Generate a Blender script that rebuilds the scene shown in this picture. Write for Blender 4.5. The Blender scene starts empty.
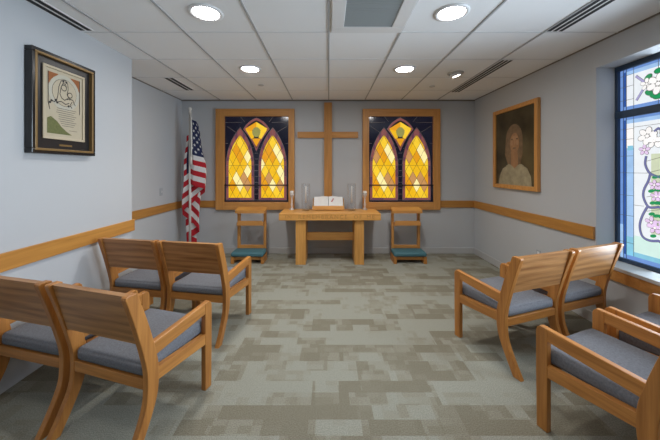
import bpy, bmesh, math, random
from mathutils import Vector, Matrix
random.seed(7)
SC = bpy.context.scene
COL = SC.collection
R = math.radians

# ------------------------------------------------------------------ materials
def new_mat(name):
    m = bpy.data.materials.new(name); m.use_nodes = True
    nt = m.node_tree
    return m, nt, nt.nodes, nt.links, nt.nodes['Principled BSDF']

def plain(name, col, rough=0.5, metal=0.0, noise=0.0, nscale=40, bump=0.0, emit=None, estr=0.0, spec=None, vary=0.0):
    m, nt, N, L, B = new_mat(name)
    B.inputs['Roughness'].default_value = rough
    B.inputs['Metallic'].default_value = metal
    if spec is not None: B.inputs['Specular IOR Level'].default_value = spec
    tc = N.new('ShaderNodeTexCoord')
    nz = N.new('ShaderNodeTexNoise'); nz.inputs['Scale'].default_value = nscale; nz.inputs['Detail'].default_value = 4
    L.new(tc.outputs['Object'], nz.inputs['Vector'])
    mx = N.new('ShaderNodeMixRGB'); mx.blend_type = 'MIX'
    mx.inputs[1].default_value = (*[c*(1-noise) for c in col], 1)
    mx.inputs[2].default_value = (*[min(1, c*(1+noise)) for c in col], 1)
    L.new(nz.outputs['Fac'], mx.inputs[0])
    L.new(mx.outputs[0], B.inputs['Base Color'])
    if bump:
        b = N.new('ShaderNodeBump'); b.inputs['Strength'].default_value = bump; b.inputs['Distance'].default_value = 0.002
        L.new(nz.outputs['Fac'], b.inputs['Height']); L.new(b.outputs[0], B.inputs['Normal'])
    if emit:
        B.inputs['Emission Color'].default_value = (*emit, 1); B.inputs['Emission Strength'].default_value = estr
    return m

def wood(name, dark, light, axis, rough=0.38, cathedral=False, fine=1.0):
    m, nt, N, L, B = new_mat(name)
    tc = N.new('ShaderNodeTexCoord'); oi = N.new('ShaderNodeObjectInfo')
    off = N.new('ShaderNodeVectorMath'); off.operation = 'SCALE'; off.inputs[0].default_value = (3.1, 5.7, 9.3)
    L.new(oi.outputs['Random'], off.inputs['Scale'])
    add = N.new('ShaderNodeVectorMath'); add.operation = 'ADD'
    L.new(tc.outputs['Object'], add.inputs[0]); L.new(off.outputs[0], add.inputs[1])
    mp = N.new('ShaderNodeMapping')
    s = [26*fine]*3; s[axis] = 1.6
    mp.inputs['Scale'].default_value = s
    L.new(add.outputs[0], mp.inputs['Vector'])
    n1 = N.new('ShaderNodeTexNoise'); n1.inputs['Scale'].default_value = 1.0; n1.inputs['Detail'].default_value = 5; n1.inputs['Distortion'].default_value = 0.6
    L.new(mp.outputs[0], n1.inputs['Vector'])
    mp2 = N.new('ShaderNodeMapping')
    s2 = [170]*3; s2[axis] = 6
    mp2.inputs['Scale'].default_value = s2
    L.new(add.outputs[0], mp2.inputs['Vector'])
    n2 = N.new('ShaderNodeTexNoise'); n2.inputs['Scale'].default_value = 1.0; n2.inputs['Detail'].default_value = 2
    L.new(mp2.outputs[0], n2.inputs['Vector'])
    fac = n1.outputs['Fac']
    if cathedral:
        mp3 = N.new('ShaderNodeMapping'); s3 = [7]*3; s3[axis] = 1.3
        mp3.inputs['Scale'].default_value = s3
        L.new(add.outputs[0], mp3.inputs['Vector'])
        wv = N.new('ShaderNodeTexWave'); wv.wave_type = 'BANDS'; wv.bands_direction = 'Z'
        wv.inputs['Scale'].default_value = 0.9; wv.inputs['Distortion'].default_value = 9
        wv.inputs['Detail'].default_value = 2.0; wv.inputs['Detail Scale'].default_value = 0.8
        L.new(mp3.outputs[0], wv.inputs['Vector'])
        mm = N.new('ShaderNodeMath'); mm.operation = 'MULTIPLY_ADD'; mm.inputs[1].default_value = 0.22
        h = N.new('ShaderNodeMath'); h.operation = 'MULTIPLY'; h.inputs[1].default_value = 0.80
        L.new(n1.outputs['Fac'], h.inputs[0]); L.new(wv.outputs['Fac'], mm.inputs[0]); L.new(h.outputs[0], mm.inputs[2])
        fac = mm.outputs[0]
    ma = N.new('ShaderNodeMath'); ma.operation = 'MULTIPLY_ADD'; ma.inputs[1].default_value = 0.72
    mb = N.new('ShaderNodeMath'); mb.operation = 'MULTIPLY'; mb.inputs[1].default_value = 0.28
    L.new(n2.outputs['Fac'], mb.inputs[0]); L.new(fac, ma.inputs[0]); L.new(mb.outputs[0], ma.inputs[2])
    cr = N.new('ShaderNodeValToRGB')
    cr.color_ramp.elements[0].position = 0.30; cr.color_ramp.elements[0].color = (*dark, 1)
    cr.color_ramp.elements[1].position = 0.66; cr.color_ramp.elements[1].color = (*light, 1)
    L.new(ma.outputs[0], cr.inputs[0])
    hv = N.new('ShaderNodeHueSaturation')
    mr = N.new('ShaderNodeMapRange'); mr.inputs[3].default_value = 0.92; mr.inputs[4].default_value = 1.08
    L.new(oi.outputs['Random'], mr.inputs[0]); L.new(mr.outputs[0], hv.inputs['Value'])
    L.new(cr.outputs[0], hv.inputs['Color']); L.new(hv.outputs[0], B.inputs['Base Color'])
    B.inputs['Roughness'].default_value = rough
    b = N.new('ShaderNodeBump'); b.inputs['Strength'].default_value = 0.12; b.inputs['Distance'].default_value = 0.001
    L.new(n2.outputs['Fac'], b.inputs['Height']); L.new(b.outputs[0], B.inputs['Normal'])
    return m

OD, OL = (0.33, 0.122, 0.024), (0.57, 0.245, 0.058)          # honey oak
M = {}
for ax, k in enumerate('xyz'):
    M['oak_'+k] = wood('oak_'+k, OD, OL, ax)
M['oak_panel'] = wood('oak_panel', (0.25, 0.105, 0.034), (0.52, 0.26, 0.095), 0, rough=0.33, cathedral=True)
for ax, k in enumerate('xyz'):
    M['pale_'+k] = wood('pale_oak_'+k, (0.52, 0.235, 0.052), (0.74, 0.385, 0.108), ax, rough=0.42)
M['rail_x'] = wood('rail_oak_x', (0.40, 0.17, 0.035), (0.56, 0.265, 0.06), 0, rough=0.4)
M['rail_y'] = wood('rail_oak_y', (0.40, 0.17, 0.035), (0.56, 0.265, 0.06), 1, rough=0.4)
M['frame_x'] = wood('frame_oak_x', (0.46, 0.198, 0.048), (0.66, 0.32, 0.092), 0, rough=0.42)
M['frame_z'] = wood('frame_oak_z', (0.46, 0.198, 0.048), (0.66, 0.32, 0.092), 2, rough=0.42)
M['letter'] = wood('letter_oak', (0.40, 0.18, 0.038), (0.56, 0.28, 0.07), 0, rough=0.5)
M['wall'] = plain('wall_paint', (0.525, 0.54, 0.56), 0.55, noise=0.012, nscale=3, spec=0.35)
M['reveal'] = plain('reveal_paint', (0.54, 0.56, 0.58), 0.5, noise=0.01, nscale=5)
M['base'] = plain('vinyl_base', (0.50, 0.50, 0.50), 0.45, noise=0.02)
M['ceil'] = plain('ceiling_tile', (0.90, 0.905, 0.91), 0.9, noise=0.02, nscale=220, bump=0.15)
M['grid'] = plain('tee_bar', (0.42, 0.43, 0.44), 0.5)
M['gridx'] = plain('tee_bar_light', (0.74, 0.75, 0.76), 0.5)
M['angle_shadow'] = plain('wall_angle_shadow', (0.20, 0.17, 0.15), 0.6)  # dark tone painted in for the shadow at the wall angle
M['white'] = plain('white_enamel', (0.80, 0.80, 0.80), 0.4)
M['black'] = plain('black_slot', (0.006, 0.006, 0.007), 0.6)
M['grille'] = plain('grille_grey', (0.33, 0.35, 0.35), 0.5)
M['fabric'] = plain('blue_grey_fabric', (0.175, 0.183, 0.205), 0.95, noise=0.40, nscale=110, bump=0.4, spec=0.2)
M['teal'] = plain('teal_vinyl', (0.055, 0.155, 0.185), 0.6, noise=0.12, nscale=120, bump=0.2)
M['lamp'] = plain('lamp_lens', (0.9, 0.9, 0.9), 0.5, emit=(1.0, 0.975, 0.94), estr=38)
M['lamp_back'] = plain('lamp_lens_bright', (0.9, 0.9, 0.9), 0.5, emit=(1.0, 0.975, 0.94), estr=98)
M['lamp_unseen'] = plain('lamp_lens_unseen', (0.9, 0.9, 0.9), 0.5, emit=(1.0, 0.975, 0.94), estr=20)
M['lamp_eye'] = plain('lamp_lens_spot', (0.9, 0.9, 0.9), 0.5, emit=(1.0, 0.93, 0.84), estr=14)
M['metal'] = plain('brushed_metal', (0.55, 0.55, 0.53), 0.35, metal=0.8)
M['plate'] = plain('switch_plate', (0.42, 0.44, 0.47), 0.5)
M['cap'] = plain('cap_grey', (0.55, 0.54, 0.53), 0.5)
M['alu'] = plain('blue_grey_aluminium', (0.035, 0.06, 0.105), 0.4, metal=0.2)
M['polew'] = plain('ivory_pole', (0.74, 0.72, 0.68), 0.4)
M['gold'] = plain('gold_leaf', (0.25, 0.155, 0.06), 0.4, metal=0.3, noise=0.15)
M['red'] = plain('flag_red', (0.50, 0.012, 0.025), 0.75, noise=0.08)
M['fwhite'] = plain('flag_white', (0.78, 0.77, 0.78), 0.75, noise=0.04)
M['navy'] = plain('flag_navy', (0.016, 0.024, 0.085), 0.75, noise=0.08)
M['page'] = plain('page_white', (0.80, 0.79, 0.77), 0.7, noise=0.03)
M['ink'] = plain('ink_line', (0.13, 0.12, 0.11), 0.8)
M['redmark'] = plain('ribbon_red', (0.5, 0.06, 0.06), 0.7)
M['wax'] = plain('white_wax', (0.86, 0.84, 0.80), 0.5)
M['bframe'] = plain('black_lacquer', (0.012, 0.011, 0.012), 0.22)
M['bmat'] = plain('black_mat_board', (0.017, 0.016, 0.018), 0.35)
M['paper'] = plain('cream_paper', (0.50, 0.43, 0.31), 0.6, noise=0.08, nscale=20)
M['paper2'] = plain('cream_border', (0.54, 0.45, 0.32), 0.6, noise=0.05)
M['halo'] = plain('pale_ring', (0.50, 0.47, 0.38), 0.6)
M['rust'] = plain('rust_corner', (0.30, 0.095, 0.022), 0.6, noise=0.3, nscale=90)
M['moss'] = plain('moss_wash', (0.13, 0.14, 0.045), 0.6, noise=0.4, nscale=60)
M['brinkc'] = plain('dark_ink', (0.035, 0.03, 0.03), 0.6)
M['lead'] = plain('lead_came', (0.02, 0.02, 0.025), 0.5)
M['leadl'] = plain('lead_came_light', (0.17, 0.15, 0.15), 0.45)

def glassm(name, col, estr, noise=0.18, nscale=14, rough=0.25):
    m, nt, N, L, B = new_mat(name)
    tc = N.new('ShaderNodeTexCoord')
    nz = N.new('ShaderNodeTexNoise'); nz.inputs['Scale'].default_value = nscale; nz.inputs['Detail'].default_value = 3
    L.new(tc.outputs['Object'], nz.inputs['Vector'])
    mx = N.new('ShaderNodeMixRGB')
    mx.inputs[1].default_value = (*[c*(1-noise) for c in col], 1); mx.inputs[2].default_value = (*[c*(1+noise) for c in col], 1)
    L.new(nz.outputs['Fac'], mx.inputs[0])
    B.inputs['Base Color'].default_value = (*[c*0.25 for c in col], 1)
    B.inputs['Roughness'].default_value = rough
    L.new(mx.outputs[0], B.inputs['Emission Color']); B.inputs['Emission Strength'].default_value = estr*.80
    return m
AMB = [glassm('amber_glass', (0.80, 0.46, 0.01), 1.0), glassm('deep_amber_glass', (0.72, 0.31, 0.008), 1.0),
       glassm('honey_glass', (0.86, 0.56, 0.03), 1.0), glassm('pale_glass', (0.95, 0.80, 0.36), 1.0),
       glassm('tan_glass', (0.52, 0.26, 0.09), 1.0)]
ROSE = [glassm('rose_glass', (0.23, 0.075, 0.075), 0.9), glassm('plum_glass', (0.13, 0.045, 0.075), 0.9)]
NAVYG = glassm('navy_glass', (0.008, 0.008, 0.022), 0.6, rough=0.12)
OLIVE = glassm('olive_glass', (0.30, 0.29, 0.08), 0.9)
WW = {'white': glassm('milk_glass', (0.78, 0.82, 0.86), 1.0, 0.06), 'sky': glassm('sky_glass', (0.33, 0.52, 0.80), 1.0, 0.25, 9),
      'blue': glassm('blue_glass', (0.15, 0.28, 0.62), 1.0, 0.2, 9), 'deep': glassm('deep_blue_glass', (0.03, 0.09, 0.33), 1.0, 0.2),
      'aqua': glassm('aqua_glass', (0.22, 0.52, 0.68), 1.0, 0.2), 'mint': glassm('mint_glass', (0.60, 0.80, 0.74), 1.0, 0.08),
      'viol': glassm('violet_glass', (0.16, 0.17, 0.36), 1.0, 0.15), 'lav': glassm('lavender_glass', (0.36, 0.34, 0.58), 1.0, 0.15),
      'pink': glassm('pink_glass', (0.72, 0.55, 0.78), 1.0, 0.2), 'green': glassm('green_glass', (0.02, 0.27, 0.10), 1.0, 0.25),
      'lime': glassm('lime_glass', (0.58, 0.64, 0.46), 1.0, 0.12), 'petal': glassm('petal_glass', (0.90, 0.88, 0.87), 1.0, 0.04)}

def clear_glass():
    m, nt, N, L, B = new_mat('clear_glass')
    tr = N.new('ShaderNodeBsdfTransparent'); tr.inputs[0].default_value = (0.97, 0.975, 0.98, 1)
    gl = N.new('ShaderNodeBsdfGlossy'); gl.inputs['Roughness'].default_value = 0.06
    lw = N.new('ShaderNodeLayerWeight'); lw.inputs['Blend'].default_value = 0.25
    mr = N.new('ShaderNodeMapRange'); mr.inputs[3].default_value = 0.015; mr.inputs[4].default_value = 0.22
    L.new(lw.outputs['Facing'], mr.inputs[0])
    mx = N.new('ShaderNodeMixShader')
    L.new(mr.outputs[0], mx.inputs[0]); L.new(tr.outputs[0], mx.inputs[1]); L.new(gl.outputs[0], mx.inputs[2])
    L.new(mx.outputs[0], N['Material Output'].inputs[0])
    return m
M['glass'] = clear_glass()

def glint_glass():  # clear glass with its whitish highlights put into a pale half-opaque colour
    m, nt, N, L, B = new_mat('glinting_glass')
    B.inputs['Base Color'].default_value = (.85, .80, .77, 1); B.inputs['Roughness'].default_value = .15
    B.inputs['Alpha'].default_value = .5
    return m
M['glint'] = glint_glass()

def carpet():
    m, nt, N, L, B = new_mat('carpet_tile')
    tc = N.new('ShaderNodeTexCoord')
    sep = N.new('ShaderNodeSeparateXYZ'); L.new(tc.outputs['Object'], sep.inputs[0])
    def math_(op, a, b=None, c=None):
        n = N.new('ShaderNodeMath'); n.operation = op
        for i, v in enumerate((a, b, c)):
            if v is None: continue
            if isinstance(v, (int, float)): n.inputs[i].default_value = v
            else: L.new(v, n.inputs[i])
        return n.outputs[0]
    def white(x, y, z):
        c = N.new('ShaderNodeCombineXYZ'); L.new(x, c.inputs[0]); L.new(y, c.inputs[1]); c.inputs[2].default_value = z
        w = N.new('ShaderNodeTexWhiteNoise'); w.noise_dimensions = '3D'; L.new(c.outputs[0], w.inputs[0])
        return w.outputs[0]
    def cell(sx, sy, seed, shift=True, oy=0.0):
        ry = math_('FLOOR', math_('DIVIDE', math_('ADD', sep.outputs[1], 10+oy), sy))
        xx = math_('DIVIDE', math_('ADD', sep.outputs[0], 20), sx)
        if shift:
            c = N.new('ShaderNodeCombineXYZ'); L.new(ry, c.inputs[0]); c.inputs[1].default_value = seed
            w = N.new('ShaderNodeTexWhiteNoise'); w.noise_dimensions = '2D'; L.new(c.outputs[0], w.inputs[0])
            xx = math_('ADD', xx, w.outputs[0])
        return white(math_('FLOOR', xx), ry, seed)
    a = cell(0.80, 0.203, 3.3)
    b = cell(0.30, 0.1015, 7.7)
    c_ = cell(0.15, 0.1015, 1.1)
    d = cell(0.075, 0.0508, 5.9)
    t = math_('ADD', math_('ADD', math_('MULTIPLY', a, 0.36), math_('MULTIPLY', b, 0.28)), math_('ADD', math_('MULTIPLY', c_, 0.22), math_('MULTIPLY', d, 0.14)))
    cr = N.new('ShaderNodeValToRGB')
    e = cr.color_ramp.elements
    e[0].position = 0.31; e[0].color = (0.205, 0.188, 0.142, 1)
    e[1].position = 0.58; e[1].color = (0.295, 0.296, 0.250, 1)
    for p, c in ((0.40, (0.225, 0.209, 0.160, 1)), (0.48, (0.262, 0.252, 0.202, 1))):
        q = cr.color_ramp.elements.new(p); q.color = c
    L.new(t, cr.inputs[0])
    nz = N.new('ShaderNodeTexNoise'); nz.inputs['Scale'].default_value = 160; nz.inputs['Detail'].default_value = 3
    L.new(tc.outputs['Object'], nz.inputs['Vector'])
    mr = N.new('ShaderNodeMapRange'); mr.inputs[1].default_value = 0.3; mr.inputs[2].default_value = 0.7; mr.inputs[3].default_value = 0.74; mr.inputs[4].default_value = 1.26
    L.new(nz.outputs['Fac'], mr.inputs[0])
    mu = N.new('ShaderNodeMixRGB'); mu.blend_type = 'MULTIPLY'; mu.inputs[0].default_value = 1
    L.new(cr.outputs[0], mu.inputs[1]); L.new(mr.outputs[0], mu.inputs[2])
    L.new(mu.outputs[0], B.inputs['Base Color'])
    B.inputs['Roughness'].default_value = 0.95; B.inputs['Specular IOR Level'].default_value = 0.15
    bp = N.new('ShaderNodeBump'); bp.inputs['Strength'].default_value = 0.4; bp.inputs['Distance'].default_value = 0.003
    L.new(nz.outputs['Fac'], bp.inputs['Height']); L.new(bp.outputs[0], B.inputs['Normal'])
    return m
M['carpet'] = carpet()

def painting_mat():
    m, nt, N, L, B = new_mat('dark_canvas')
    tc = N.new('ShaderNodeTexCoord'); nz = N.new('ShaderNodeTexNoise'); nz.inputs['Scale'].default_value = 3.0; nz.inputs['Detail'].default_value = 5
    L.new(tc.outputs['Object'], nz.inputs['Vector'])
    cr = N.new('ShaderNodeValToRGB'); cr.color_ramp.elements[0].color = (0.018, 0.013, 0.006, 1); cr.color_ramp.elements[1].color = (0.12, 0.095, 0.05, 1)
    cr.color_ramp.elements[0].position = 0.3; cr.color_ramp.elements[1].position = 0.75
    L.new(nz.outputs['Fac'], cr.inputs[0]); L.new(cr.outputs[0], B.inputs['Base Color']); B.inputs['Roughness'].default_value = 0.4
    return m
M['canvas'] = painting_mat()
M['robe'] = plain('painted_robe', (0.36, 0.31, 0.20), 0.5, noise=0.5, nscale=14)
M['skin'] = plain('painted_skin', (0.36, 0.185, 0.09), 0.5, noise=0.35, nscale=14)
M['skin2'] = plain('painted_skin_light', (0.42, 0.24, 0.13), 0.5, noise=0.2, nscale=14)
M['hair'] = plain('painted_hair', (0.20, 0.125, 0.07), 0.5, noise=0.6, nscale=18)

# ------------------------------------------------------------------ geometry helpers
def box(bm, x0, x1, y0, y1, z0, z1, bev=0.0, seg=2, mi=0):
    r = bmesh.ops.create_cube(bm, size=1.0)
    vs = r['verts']
    for v in vs:
        v.co = Vector((x0+(v.co.x+.5)*(x1-x0), y0+(v.co.y+.5)*(y1-y0), z0+(v.co.z+.5)*(z1-z0)))
    fs = list({f for v in vs for f in v.link_faces})
    for f in fs: f.material_index = mi
    if bev:
        es = list({e for v in vs for e in v.link_edges})
        rr = bmesh.ops.bevel(bm, geom=es, offset=bev, segments=seg, affect='EDGES', profile=0.5)
        for f in rr['faces']: f.material_index = mi
    return bm

def prism(bm, pts, fn, h0, h1, bev=0.0, mi=0):
    """pts: 2-D outline; fn(p, h) -> 3-D; extruded from h0 to h1"""
    a = [bm.verts.new(fn(p, h0)) for p in pts]; b = [bm.verts.new(fn(p, h1)) for p in pts]
    n = len(pts); fs = [bm.faces.new(a), bm.faces.new(b[::-1])]
    for i in range(n): fs.append(bm.faces.new((a[i], b[i], b[(i+1) % n], a[(i+1) % n])))
    for f in fs: f.material_index = mi
    bmesh.ops.recalc_face_normals(bm, faces=fs)
    if bev:
        es = [e for f in fs[:2] for e in f.edges]
        bmesh.ops.bevel(bm, geom=es, offset=bev, segments=2, affect='EDGES', profile=0.5)
    return bm

def lathe(bm, prof, cx=0, cy=0, z0=0, n=24, mi=0):
    rings = []
    for r, z in prof:
        if r < 1e-6: rings.append([bm.verts.new((cx, cy, z0+z))])
        else: rings.append([bm.verts.new((cx+r*math.cos(2*math.pi*i/n), cy+r*math.sin(2*math.pi*i/n), z0+z)) for i in range(n)])
    for a, b in zip(rings, rings[1:]):
        for i in range(n):
            j = (i+1) % n
            if len(a) == 1 and len(b) == 1: continue
            if len(a) == 1: f = bm.faces.new((a[0], b[j], b[i]))
            elif len(b) == 1: f = bm.faces.new((a[i], a[j], b[0]))
            else: f = bm.faces.new((a[i], a[j], b[j], b[i]))
            f.material_index = mi; f.smooth = True
    return bm

def tube(bm, pts, r, n=8, mi=0):
    pts = [Vector(p) for p in pts]; rings = []
    for i, p in enumerate(pts):
        t = (pts[min(i+1, len(pts)-1)]-pts[max(i-1, 0)]).normalized()
        up = Vector((0, 0, 1)) if abs(t.z) < .9 else Vector((0, 1, 0))
        u = t.cross(up).normalized(); w = t.cross(u).normalized()
        rings.append([bm.verts.new(p+r*(math.cos(2*math.pi*k/n)*u+math.sin(2*math.pi*k/n)*w)) for k in range(n)])
    for a, b in zip(rings, rings[1:]):
        for i in range(n):
            f = bm.faces.new((a[i], a[(i+1) % n], b[(i+1) % n], b[i])); f.smooth = True; f.material_index = mi
    bm.faces.new(rings[0]); bm.faces.new(rings[-1][::-1])
    return bm

def NB(): return bmesh.new()

def obj(name, bm, mats, parent=None, loc=None, smooth=False):
    bmesh.ops.recalc_face_normals(bm, faces=bm.faces[:])
    me = bpy.data.meshes.new(name); bm.to_mesh(me); bm.free()
    if not isinstance(mats, (list, tuple)): mats = [mats]
    for m in mats: me.materials.append(M[m] if isinstance(m, str) else m)
    if smooth:
        for p in me.polygons: p.use_smooth = True
    o = bpy.data.objects.new(name, me); COL.objects.link(o)
    if parent: o.parent = parent
    if loc: o.location = loc
    return o

def tag(o, label, cat, group=None):
    o['label'] = label; o['category'] = cat
    if group: o['group'] = group
    return o
def thing(name, label, cat, loc=(0, 0, 0), rz=0, group=None):
    o = bpy.data.objects.new(name, None); COL.objects.link(o); o.empty_display_size = 0.1
    o.location = loc; o.rotation_euler = (0, 0, rz)
    return tag(o, label, cat, group)
def struct(name, bm, m, parent=None, label=None):
    o = obj(name, bm, m, parent)
    if parent is None: o['kind'] = 'structure'
    if label: o['label'] = label
    return o
def dup(root, loc, rz, label, group=None):
    r = root.copy(); COL.objects.link(r); r.location = loc; r.rotation_euler = (0, 0, rz); r['label'] = label
    if group: r['group'] = group
    for ch in list(root.children):
        c = ch.copy(); COL.objects.link(c); c.parent = r
        for g in list(ch.children):
            d = g.copy(); COL.objects.link(d); d.parent = c
    return r

# ------------------------------------------------------------------ constants (metres; camera at x=0,y=0)
EYE, H = 1.437, 2.60
XL, XA, XR, YB, YF, YC = -2.09, -2.49, 2.47, 4.95, -1.6, 3.10
WY0, WY1, WZ0, WZ1 = 0.72, 2.70, 0.60, 2.373      # right window opening
F = 292.0
FR = WY1-0.03                                       # where the right glass begins

# ------------------------------------------------------------------ setting
struct('floor', box(NB(), XA-.1, XR+.3, YF-.1, YB+.1, -.1, 0), 'carpet')
struct('ceiling', box(NB(), XA-.1, XR+.3, YF-.1, YB+.1, H, H+.1), 'ceil')
struct('wall_back', box(NB(), XA-.1, XR+.1, YB, YB+.1, 0, H), 'wall')
struct('wall_front', box(NB(), XA-.1, XR+.1, YF-.1, YF, 0, H), 'wall')
struct('wall_left', box(NB(), XA-.1, XL, YF, YC, 0, H), 'wall')
struct('wall_alcove', box(NB(), XA-.1, XA, YC, YB, 0, H), 'wall')
bm = NB()
box(bm, XR, XR+.3, WY1, YB, 0, H); box(bm, XR, XR+.3, YF, WY0, 0, H)
box(bm, XR, XR+.3, WY0, WY1, 0, WZ0-.03); box(bm, XR, XR+.3, WY0, WY1, WZ1, H)
struct('wall_right', bm, 'wall')
# window recess lining and stool
bm = NB()
box(bm, XR-.002, XR+.19, WY1-.006, WY1+.0, WZ0, WZ1); box(bm, XR-.002, XR+.19, WY0, WY0+.006, WZ0, WZ1)
box(bm, XR-.002, XR+.19, WY0, WY1, WZ1-.006, WZ1)
struct('trim_1', bm, 'reveal')
struct('trim_2', box(NB(), XR-.03, XR+.20, WY0-.03, WY1-.0, WZ0-.03, WZ0, .004), 'reveal')
struct('trim_3', box(NB(), XR-.02, XR, WY0-.02, WY1, WZ0-.125, WZ0-.03, .003), 'frame_x')
# oak chair rail
RZ0, RZ1 = .779, .897
struct('trim_4', box(NB(), XL, XL+.02, YF, YC+.02, RZ0, RZ1, .004), 'rail_y')
struct('trim_5', box(NB(), XA, XA+.02, YC, YB, RZ0, RZ1, .004), 'rail_y')
struct('trim_6', box(NB(), XA+.02, -1.905, YB-.02, YB, RZ0, RZ1, .004), 'rail_x')
struct('trim_7', box(NB(), 1.88, XR-.02, YB-.02, YB, RZ0, RZ1, .004), 'rail_x')
struct('trim_8', box(NB(), XR-.02, XR, WY1+.005, YB, RZ0, RZ1, .004), 'rail_y')
# cove base
struct('baseboard_back', box(NB(), XA, XR, YB-.012, YB, 0, .10, .004), 'base')
struct('baseboard_right', box(NB(), XR-.012, XR, YF, YB-.012, 0, .10, .004), 'base')
struct('baseboard_left', box(NB(), XA, XA+.012, YC, YB-.012, 0, .10, .004), 'base')
# suspended ceiling tees
bm = NB()
for k in range(-3, 4): box(bm, k*.61-.0075, k*.61+.0075, YF, YB, H-.006, H+.002)
struct('trim_9', bm, 'grid')
bm = NB()
for k in range(-5, 6):
    y = 2.486+.612*k
    if YF < y < YB-.1: box(bm, XA, XR, y-.006, y+.006, H-.004, H+.002)
struct('trim_10', bm, 'gridx')
bm = NB()  # dark strips colouring in the shadow line where ceiling meets wall
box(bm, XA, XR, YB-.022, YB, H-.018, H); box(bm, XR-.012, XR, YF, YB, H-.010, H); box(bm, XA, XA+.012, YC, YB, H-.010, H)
struct('trim_shadow', bm, 'angle_shadow')

# ------------------------------------------------------------------ polygon clipping for leaded glass
def clip(poly, conv):
    """Sutherland-Hodgman, conv is a CCW convex polygon"""
    out = poly
    for i in range(len(conv)):
        a, b = conv[i], conv[(i+1) % len(conv)]
        ins = lambda p: (b[0]-a[0])*(p[1]-a[1])-(b[1]-a[1])*(p[0]-a[0]) >= -1e-9
        src, out = out, []
        for j in range(len(src)):
            p, q = src[j], src[(j+1) % len(src)]
            if ins(p): out.append(p)
            if ins(p) != ins(q):
                d1 = (b[0]-a[0])*(p[1]-a[1])-(b[1]-a[1])*(p[0]-a[0]); d2 = (b[0]-a[0])*(q[1]-a[1])-(b[1]-a[1])*(q[0]-a[0])
                t = d1/(d1-d2); out.append((p[0]+t*(q[0]-p[0]), p[1]+t*(q[1]-p[1])))
        if not out: return []
    res = []
    for p in out:
        if not res or (abs(p[0]-res[-1][0])+abs(p[1]-res[-1][1])) > 1e-5: res.append(p)
    if len(res) > 1 and abs(res[0][0]-res[-1][0])+abs(res[0][1]-res[-1][1]) < 1e-5: res.pop()
    return res if len(res) > 2 else []
def area(p): return .5*sum(p[i][0]*p[(i+1) % len(p)][1]-p[(i+1) % len(p)][0]*p[i][1] for i in range(len(p)))
def shrink(p, k):
    cx = sum(q[0] for q in p)/len(p); cy = sum(q[1] for q in p)/len(p)
    return [(cx+(q[0]-cx)*k, cy+(q[1]-cy)*k) for q in p]
def lancet(cx, z0, zs, za, hw, n=9):
    """CCW outline of a pointed arch"""
    h = za-zs; Rr = (hw*hw+h*h)/(2*hw)
    right = []
    for i in range(n+1):
        a = math.asin(h/Rr)*i/n
        right.append((cx+hw-Rr+Rr*math.cos(a), zs+Rr*math.sin(a)))
    left = [(2*cx-x, z) for x, z in right[:-1]][::-1]
    return [(cx-hw, z0), (cx+hw, z0)]+right+left
def strip(p, q, w):
    dx, dz = q[0]-p[0], q[1]-p[1]; l = math.hypot(dx, dz) or 1; nx, nz = -dz/l*w/2, dx/l*w/2
    return [(p[0]+nx, p[1]+nz), (p[0]-nx, p[1]-nz), (q[0]-nx, q[1]-nz), (q[0]+nx, q[1]+nz)]

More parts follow.
